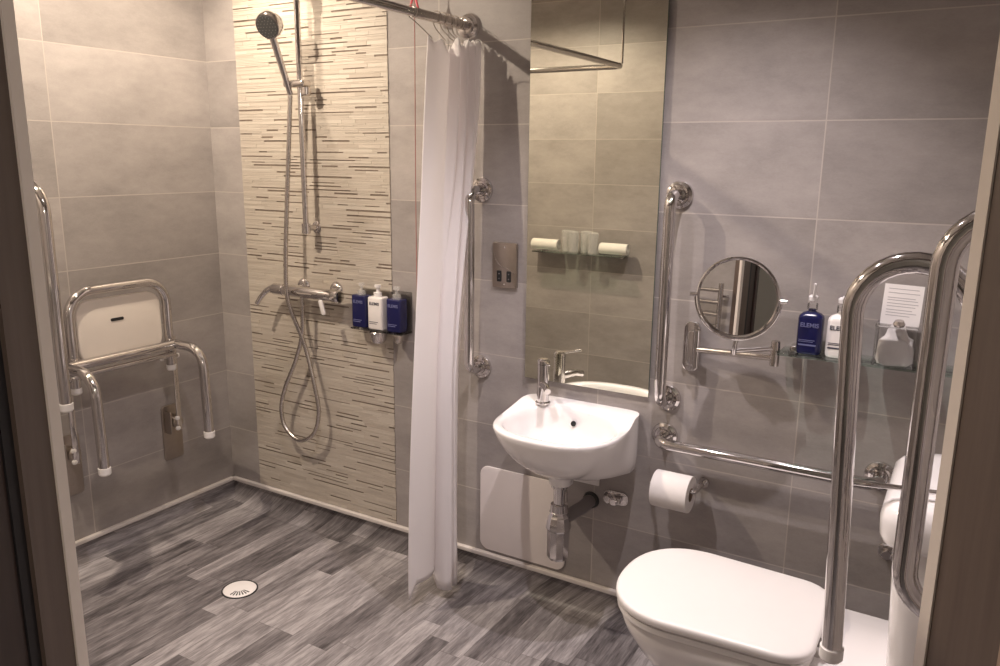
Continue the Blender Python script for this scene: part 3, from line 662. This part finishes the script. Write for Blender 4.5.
link('wall_collar', MB().lathe([(0, 0), (0.028, 0), (0.026, 0.010), (0, 0.010)], (px + 0.035, 0, 0.405), (0, -1, 0), 24), M['darkrub'], t)
t = thing('pipe_clip_plate', 'small white plate with screws on the tiles right of the trap', 'wall plate', (1.69, 0, 0.49))
link('plate', MB().rbox((1.640, -0.008, 0.460), (1.730, 0, 0.545), 0.002), M['plastic'], t)
for k in range(3): link('screw', MB().lathe([(0, 0), (0.005, 0), (0.004, 0.002), (0, 0.002)], (1.672 + k * 0.022, -0.008, 0.483 + 0.006 * (k % 2)), (0, -1, 0), 10), M['greyp'], t)
def valve(label, x, z):
    t = thing('stop_valve', label, 'valve', (x, 0, z), 'small chrome stop valves')
    link('wall_plate', MB().prism(rrect(0.085, 0.045, 0.020, 6), (x, 0, z), (1, 0, 0), (0, 0, 1), (0, -1, 0), 0.008, 0.003), M['chrome'], t)
    link('valve_body', merge(MB().tube([(x - 0.032, -0.022, z), (x + 0.022, -0.022, z)], 0.010, 14), MB().lathe([(0, 0), (0.013, 0), (0.013, 0.028), (0, 0.028)], (x - 0.018, -0.006, z), (0, -1, 0), 6)), M['chrome'], t)
    link('valve_head', MB().lathe([(0, 0), (0.012, 0), (0.014, 0.010), (0.010, 0.014), (0, 0.014)], (x + 0.004, -0.030, z), (0, -1, 0), 12), M['chrome'], t)
valve('chrome stop valve on the tiles between basin and toilet roll', 1.790, 0.434)
valve('chrome stop valve on the tiles beside the cistern', 2.590, 0.466)
# access panel
tag(link('access_panel', MB().prism(rrect(0.335, 0.314, 0.034, 8), (1.448, 0, 0.281), (1, 0, 0), (0, 0, 1), (0, -1, 0), 0.006, 0.002), M['panel'], base=(1.448, 0, 0.27)), 'pale rectangular access panel with rounded corners on the tiles behind the trap', 'panel')

# ------------------------------------------------------------------ toilet roll on holder
rx0, rx1, ry, rz = 1.946, 2.056, -0.090, 0.548
t = thing('roll_holder', 'chrome toilet roll holder under the horizontal grab rail', 'roll holder', (2.06, 0, 0.55))
link('wall_rose', MB().lathe([(0, 0), (0.016, 0), (0.015, 0.008), (0, 0.008)], (2.066, 0, rz), (0, -1, 0), 24), M['chrome'], t)
link('arm', MB().tube(fillet([(2.066, -0.006, rz), (2.066, ry, rz), (1.930, ry, rz)], 0.012, 5), 0.0065, 14), M['chrome'], t)
t = thing('toilet_roll', 'white toilet roll on the chrome holder beside the basin', 'toilet roll', (1.99, ry, rz))
R0, R1 = 0.054, 0.021
link('paper_roll', MB().lathe([(R1, 0), (R0 - 0.001, 0), (R0, 0.002), (R0, 0.106), (R0 - 0.001, 0.108), (R1, 0.108), (R1, 0)], (rx0, ry, rz - 0.010), (1, 0, 0), 48, False), M['roll'], t)
link('card_tube', MB().lathe([(R1, 0), (R1 - 0.0015, 0), (R1 - 0.0015, 0.108), (R1, 0.108), (R1, 0)], (rx0, ry, rz - 0.010), (1, 0, 0), 32, False), M['card'], t)

# ------------------------------------------------------------------ shaving mirror on a swing arm
t = thing('shaving_mirror', 'round chrome shaving mirror on a folding wall arm', 'shaving mirror', (2.007, 0, 0.96))
link('wall_plate', merge(MB().prism(rrect(0.050, 0.150, 0.022, 6), (2.003, 0, 0.958), (1, 0, 0), (0, 0, 1), (0, -1, 0), 0.012, 0.005), MB().prism(rrect(0.026, 0.105, 0.012, 5), (2.010, -0.012, 0.958), (1, 0, 0), (0, 0, 1), (0, -1, 0), 0.020, 0.004)), M['chrome'], t)
hx, hy = 2.025, -0.030
link('hinge', MB().lathe([(0, -0.055), (0.010, -0.055), (0.010, 0.055), (0, 0.055)], (hx, hy, 0.958), (0, 0, 1), 18), M['chrome'], t)
ex_, ey_ = 2.250, -0.070
link('arm', MB().tube([(hx, hy, 0.957), (ex_, ey_, 0.972)], 0.0095, 16), M['chrome2'], t)
link('elbow', MB().lathe([(0, -0.030), (0.012, -0.030), (0.012, 0.034), (0.010, 0.038), (0, 0.038)], (ex_, ey_, 0.980), (0, 0, 1), 18), M['chrome2'], t)
link('arm', MB().tube([(ex_, ey_, 0.998), (2.150, -0.136, 0.990)], 0.0065, 14), M['chrome'], t)
link('stem', MB().tube(spline([(2.158, -0.136, 0.984), (2.160, -0.142, 1.005), (2.163, -0.144, 1.030)], 5), 0.006, 12), M['chrome'], t)
dc = Vector((2.160, -0.150, 1.138)); dn = Vector((0.055, -1.0, 0.06)).normalized()
dr = link('mirror_rim', MB().lathe([(0.094, -0.010), (0.104, -0.010), (0.107, -0.004), (0.107, 0.006), (0.103, 0.011), (0.099, 0.009), (0.098, 0.004), (0.094, 0.004), (0.094, -0.010)], dc, dn, 64, False), M['chrome'], t)
link('mirror_face', MB().lathe([(0, 0.002), (0.0985, 0.002), (0.0985, 0.0045), (0, 0.0045)], dc, dn, 64), M['mirror2'], dr, 20)
link('rear_face', MB().lathe([(0, -0.009), (0.0945, -0.009), (0.0945, -0.006), (0, -0.006)], dc, dn, 64), M['mirror2'], dr, 20)
yk = []; e1 = dn.cross(Vector((0, 0, 1))).normalized(); e2 = e1.cross(dn)
if e2.z < 0: e2 = -e2
for k in range(25):
    a = math.pi + math.pi * k / 24; yk.append(dc + (e1 * math.cos(a) + e2 * math.sin(a)) * 0.1105)
link('yoke', merge(MB().tube(yk, 0.0028, 10), MB().tube([dc + e1 * 0.104, dc + e1 * 0.124], 0.006, 12), MB().tube([dc - e1 * 0.104, dc - e1 * 0.124], 0.006, 12)), M['chrome'], t)

# ------------------------------------------------------------------ glass shelf with toiletries
def glass_shelf(label, a, b, ywall, sgn, z, dep=0.13, group='clear glass wall shelves'):
    t = thing('glass_shelf', label, 'shelf', ((a + b) / 2, ywall, z), group)
    yy = sorted((ywall + sgn * 0.004, ywall + sgn * dep))
    link('shelf_glass', MB().rbox((a, yy[0], z - 0.006), (b, yy[1], z), 0.002), M['glass'], t)
    for xx in (a + 0.03, b - 0.03):
        y2 = sorted((ywall, ywall + sgn * 0.045))
        link('bracket', MB().rbox((xx - 0.011, y2[0], z - 0.020), (xx + 0.011, y2[1], z + 0.010), 0.004), M['chrome'], t)
    return t
SZ = 0.995
glass_shelf('clear glass shelf with toiletries right of the shaving mirror', 2.262, 2.800, 0, -1, SZ, 0.112)
def big_bottle(x, mat, ink, capm, label, nozz=True):
    t = thing('pump_bottle', label, 'bottle', (x, -0.066, SZ), 'pump bottles on the glass shelf')
    w2, d2, h2 = 0.062, 0.044, 0.112
    body = MB(); rs = []
    for s_, z in ((0.90, 0.001), (0.97, 0.004), (1, 0.010), (1, 0.094), (0.95, 0.101), (0.75, 0.107), (0.45, 0.111), (0.30, 0.114), (0.28, 0.119)):
        rs.append([(x + p[0] * s_, -0.066 + p[1] * s_, SZ + z) for p in rrect(w2, d2, 0.015, 6)])
    body.rings(rs); link('bottle_body', body, M[mat], t, 50)
    link('pump_cap', merge(MB().lathe([(0, 0), (0.013, 0), (0.013, 0.016), (0.005, 0.019), (0.005, 0.030), (0.0, 0.030)], (x, -0.066, SZ + 0.117), (0, 0, 1), 20)), M['acrylic'], t)
    link('pump_head', merge(MB().lathe([(0, 0), (0.011, 0), (0.012, 0.010), (0.008, 0.014), (0, 0.014)], (x, -0.066, SZ + 0.141), (0, 0, 1), 20), MB().tube(spline([(x, -0.066, SZ + 0.149), (x + 0.004, -0.080, SZ + 0.158), (x + 0.006, -0.092, SZ + (0.188 if nozz else 0.143))], 5), [0.005 - 0.0002 * k for k in range(11)], 10)), M[capm], t)
    text_part('lettering', 'ELEMIS', 0.0155, (x, -0.0885, SZ + 0.078), (1, 0, 0), (0, 0, 1), M[ink], t, bold=0.0003)
    link('label_lines', merge(*[MB().box((x - 0.024, -0.0888, SZ + zz), (x + ww, -0.0878, SZ + zz + hh)) for zz, hh, ww in ((0.024, 0.004, 0.020), (0.034, 0.0015, 0.012), (0.038, 0.0015, 0.016))]), M[ink], t)
big_bottle(2.333, 'navy', 'whiteink', 'plastic', 'navy pump bottle at the left end of the glass shelf')
big_bottle(2.405, 'whiteb', 'ink', 'plastic', 'white pump bottle beside the navy one on the glass shelf', False)
t = thing('leaflet', 'white printed leaflet leaning in the clear holder on the glass shelf', 'leaflet', (2.54, -0.06, 1.10))
lx0, lx1 = 2.497, 2.583
pe = Vector((0.02, 0.10, 1)).normalized(); px_ = Vector((1, 0, -0.02)).normalized(); pn = px_.cross(pe) * 1
link('sheet', MB().prism([(-0.044, 0), (0.044, 0), (0.044, 0.100), (-0.044, 0.100)], (2.538, -0.066, 1.094), px_, pe, pn, 0.001), M['paper'], t)
ln = MB()
for zz, ww in ((0.088, 0.034), (0.078, 0.036), (0.066, 0.028), (0.060, 0.034), (0.052, 0.036), (0.045, 0.030), (0.036, 0.024), (0.029, 0.034), (0.022, 0.020)):
    ln.prism([(-0.034, zz), (ww, zz), (ww, zz + 0.0016), (-0.034, zz + 0.0016)], Vector((2.538, -0.066, 1.094)) + pn * 0.001, px_, pe, pn, 0.0003)
link('print_lines', ln, M['greyink'], t)
t = thing('tissue_box', 'clear acrylic box holding a folded white tissue on the glass shelf', 'tissue box', (2.536, -0.07, SZ))
link('box_shell', merge(MB().rbox((2.492, -0.110, SZ + 0.001), (2.580, -0.107, SZ + 0.100), 0.001), MB().rbox((2.492, -0.035, SZ + 0.001), (2.580, -0.032, SZ + 0.112), 0.001),
     MB().rbox((2.489, -0.110, SZ + 0.001), (2.492, -0.032, SZ + 0.105), 0.001), MB().rbox((2.580, -0.110, SZ + 0.001), (2.583, -0.032, SZ + 0.105), 0.001), MB().rbox((2.489, -0.112, SZ + 0.098), (2.583, -0.088, SZ + 0.103), 0.001)), M['acrylic'], t)
link('knob', MB().lathe([(0, 0), (0.012, 0), (0.014, 0.006), (0.010, 0.014), (0, 0.016)], (2.540, -0.100, SZ + 0.103), (0, -0.2, 1), 20), M['chrome2'], t)
tis = []
for k, (w2, z) in enumerate(((0.034, 0.003), (0.041, 0.012), (0.042, 0.040), (0.036, 0.062), (0.024, 0.070), (0.022, 0.086), (0.016, 0.096), (0.004, 0.098))):
    tis.append([(2.536 + p[0] + 0.003 * math.sin(k * 2 + i), -0.072 + p[1] + 0.003 * math.sin(i * 1.3 + k), SZ + z + 0.002 * math.sin(i * 2.1)) for i, p in enumerate(rrect(2 * w2, min(0.06, w2 * 1.6), min(0.012, w2 * 0.6), 4))])
link('tissue', MB().rings(tis), M['paper'], t, 80)

# ------------------------------------------------------------------ toilet with cistern
TY = -0.468
def dshape(x0, x1, hw, n=48, fr=0.17, br=0.06, nex=2.3):
    """seat outline: rounded nose at x0, straighter sides, rounded rear corners at x1"""
    out = []; N = n // 2
    for k in range(N + 1):
        a = math.pi / 2 + math.pi * k / N; c, s = math.cos(a), math.sin(a)
        r = (abs(c) ** nex + abs(s) ** nex) ** (-1 / nex); out.append((x0 + fr + fr * r * c, TY + hw * r * s * (1 if True else 1)))
    for cx, cy, a0 in ((x1 - br, TY - hw * 0.94 + br, 270), (x1 - br, TY + hw * 0.94 - br, 0)):
        for k in range(7):
            a = math.radians(a0 + 15 * k); out.append((cx + br * math.cos(a), cy + br * math.sin(a)))
    return out
def shrink(o, d):
    cx = sum(p[0] for p in o) / len(o); cy = TY
    return [(cx + (p[0] - cx) * (1 - d / 0.22), cy + (p[1] - cy) * (1 - d / 0.18)) for p in o]
lid_o = dshape(2.006, 2.486, 0.190, br=0.075)
t = thing('toilet', 'white close-coupled toilet with its lid closed', 'toilet', (2.40, TY, 0))
lid = MB(); rs = []
for d, z in ((0.012, 0.452), (0.002, 0.453), (0.0, 0.458), (0.0, 0.468), (0.002, 0.472), (0.006, 0.4745), (0.012, 0.4755), (0.08, 0.477), (0.15, 0.478)):
    rs.append([(p[0], p[1], z) for p in shrink(lid_o, d)])
lid.rings(rs); link('lid', lid, M['plastic'], t, 50)
st = MB(); st.rings([[(p[0], p[1], z) for p in shrink(lid_o, d)] for d, z in ((0.012, 0.432), (0.005, 0.433), (0.004, 0.437), (0.005, 0.447), (0.012, 0.449))]); link('seat', st, M['plastic'], t, 50)
for yy in (TY - 0.075, TY + 0.075): link('hinge', MB().lathe([(0, -0.02), (0.013, -0.02), (0.013, 0.02), (0, 0.02)], (2.488, yy, 0.455), (0, 1, 0), 18), M['chrome'], t)
pan = MB(); rs = []
for x0, x1, hw, z in ((2.20, 2.80, 0.105, 0.0), (2.19, 2.80, 0.108, 0.02), (2.195, 2.80, 0.105, 0.10), (2.17, 2.80, 0.112, 0.20), (2.10, 2.81, 0.135, 0.28), (2.055, 2.82, 0.160, 0.34), (2.028, 2.83, 0.174, 0.385), (2.020, 2.835, 0.178, 0.41), (2.023, 2.835, 0.176, 0.426), (2.030, 2.83, 0.170, 0.431)):
    rs.append([(p[0], p[1], z) for p in dshape(x0, x1, hw, fr=min(0.17, 0.6 * (x1 - x0)), br=0.02)])
pan.rings(rs); link('pan', pan, M['ceramic'], t, 55)
# cistern: side profile (x, z) extruded along y with eased ends
def side_loft(prof, ya, yb, ease=0.03, k=5):
    cx = sum(p[0] for p in prof) / len(prof); cz = sum(p[1] for p in prof) / len(prof); rs = []
    st_ = [(ya + ease * (1 - math.cos(math.pi / 2 * i / k)), ease * (1 - math.sin(math.pi / 2 * i / k))) for i in range(k + 1)]
    st_ += [(yb - (a - ya), e) for a, e in reversed(st_)]
    for yy, e in st_: rs.append([(cx + (p[0] - cx) * (1 - e / 0.13) if p[0] < XR - 0.01 else p[0], yy, cz + (p[1] - cz) * (1 - e / 0.16)) for p in prof])
    return MB().rings(rs)
def tank(x0, hw, z, r): return [(x0 + r - r * math.cos(a), TY - hw + r - r * math.sin(a), z) for a in [math.pi / 2 - math.pi / 2 * k / 6 for k in range(7)]] + [(x0 + r - r * math.cos(a), TY + hw - r + r * math.sin(a), z) for a in [math.pi / 2 * k / 6 for k in range(7)]] + [(XR - 0.003, TY + hw, z), (XR - 0.003, TY - hw, z)]
ci = link('cistern_body', MB().rings([tank(2.624, 0.160, 0.430, 0.04), tank(2.620, 0.166, 0.52, 0.045), tank(2.612, 0.172, 0.66, 0.05), tank(2.606, 0.175, 0.772, 0.05)]), M['ceramic'], t, 50)
link('cistern_lid', MB().rings([tank(2.592, 0.180, 0.768, 0.05), tank(2.584, 0.187, 0.771, 0.055), tank(2.580, 0.190, 0.782, 0.06), tank(2.578, 0.190, 0.815, 0.06), tank(2.582, 0.188, 0.836, 0.06), tank(2.594, 0.180, 0.851, 0.06), tank(2.624, 0.168, 0.860, 0.06), tank(2.66, 0.140, 0.864, 0.05)]), M['ceramic'], t, 60)
link('flush_lever', MB().tube([(2.700, TY - 0.120, 0.856), (2.700, TY - 0.120, 0.876), (2.670, TY - 0.135, 0.882), (2.505, TY - 0.150, 0.874)], [0.009, 0.008, 0.0045, 0.0065], 14), M['chrome'], t)

# ------------------------------------------------------------------ floor drain
t = thing('floor_drain', 'round white drain cover set in the grey vinyl floor', 'drain', (0.604, -0.510, 0))
link('cover', MB().lathe([(0, 0.0045), (0.050, 0.0040), (0.054, 0.003), (0.057, 0.001), (0.057, 0.0)], (0.606, -0.512, 0.0), (0, 0, 1), 48), M['plastic'], t)
link('sealing_ring', MB().lathe([(0.057, 0.0), (0.057, 0.0025), (0.0615, 0.0022), (0.062, 0.0)], (0.606, -0.512, 0.0), (0, 0, 1), 48, False), M['black'], t)
sl = MB()
for k in range(-3, 4):
    a = math.radians(-42 + k * 14); d = Vector((math.cos(a), math.sin(a), 0)); e = Vector((-d.y, d.x, 0)); c = Vector((0.606, -0.512, 0.0038))
    L0, L1 = 0.020, 0.046
    sl.prism([(L0, -0.0012), (L1, -0.0024), (L1, 0.0024), (L0, 0.0012)], c, d, e, (0, 0, 1), 0.0012)
link('drain_slots', sl, M['darkrub'], t)

# ------------------------------------------------------------------ shelf, towels and tumblers on the wall opposite the mirror
DZ = 0.952; ya = YD
glass_shelf('clear glass shelf with towels and tumblers on the wall facing the mirror', 0.445, 1.000, YD, 1, DZ, 0.13)
def towel(x0, x1, label):
    t = thing('rolled_towel', label, 'towel', ((x0 + x1) / 2, YD + 0.07, DZ), 'rolled white towels on the glass shelf')
    sp2 = MB(); rs = []
    for k in range(61):
        a = k * 0.36; r = 0.008 + 0.0265 * k / 60; rs.append((r * math.cos(a), r * math.sin(a)))
    th = 0.004; N = len(rs)
    cx_, cz_ = YD + 0.07, DZ + 0.035
    seg = []
    for xx in (x0, x0 + 0.004, x1 - 0.004, x1):
        k2 = 0.95 if xx in (x0, x1) else 1
        out = [(xx, cx_ + p[0] * k2, cz_ + p[1] * k2) for p in rs]
        inn = [(xx, cx_ + p[0] * k2 * (1 - 0.0035 / max(0.0085, math.hypot(*p))), cz_ + p[1] * k2 * (1 - 0.0035 / max(0.0085, math.hypot(*p)))) for p in reversed(rs)]
        seg.append(out + inn)
    sp2.rings(seg); link('towel_roll', sp2, M['towel'], t, 60)
    return t
towel(0.420, 0.590, 'rolled white towel reflected at the left end of the mirrored shelf')
towel(0.855, 1.020, 'rolled white towel reflected at the right end of the mirrored shelf')
g0 = None
for k, (x, y) in enumerate(((0.632, 0.048), (0.695, 0.092), (0.752, 0.048), (0.815, 0.092))):
    base = (x, YD + y, DZ + 0.0005)
    if g0 is None:
        g0 = thing('tumbler', '', 'glass', base, 'glass tumblers on the shelf facing the mirror')
        link('glass_wall', MB().lathe([(0, 0), (0.025, 0), (0.028, 0.006), (0.033, 0.115), (0.031, 0.115), (0.026, 0.010), (0, 0.008)], base, (0, 0, 1), 28, False), M['misty'], g0)
        link('paper_lid', MB().lathe([(0, 0.1165), (0.034, 0.1165), (0.034, 0.120), (0.020, 0.126), (0, 0.127)], base, (0, 0, 1), 28), M['misty'], g0)
        o = g0
    else:
        o = copy_tree(g0); o.location = base
    o['label'] = 'clear covered tumbler ' + ('nearest the left rolled towel on the mirrored shelf', 'second from the left rolled towel on the mirrored shelf', 'second from the right rolled towel on the mirrored shelf', 'nearest the right rolled towel on the mirrored shelf')[k]

# small ladder towel rail on the diagonal wall beside the left door jamb, seen in the shaving mirror
tb = JL - OU * 0.21
t = thing('towel_rail', 'chrome ladder towel rail beside the left door jamb, seen in the shaving mirror', 'towel rail', (tb.x, tb.y, 0.62))
def dg(u, n, z): v = JL + OU * u - ON * n; return (v.x, v.y, z)
for u in (-0.345, -0.075):
    link('upright', MB().tube([dg(u, 0.055, 0.60), dg(u, 0.055, 1.12)], 0.012, 16), M['chrome'], t)
    for zz in (0.66, 1.06): link('wall_mount', MB().tube([dg(u, 0.0, zz), dg(u, 0.055, zz)], 0.008, 12), M['chrome'], t)
for k in range(9): link('rung', MB().tube([dg(-0.345, 0.060, 0.630 + 0.057 * k), dg(-0.075, 0.060, 0.630 + 0.057 * k)], 0.010, 14), M['chrome'], t)
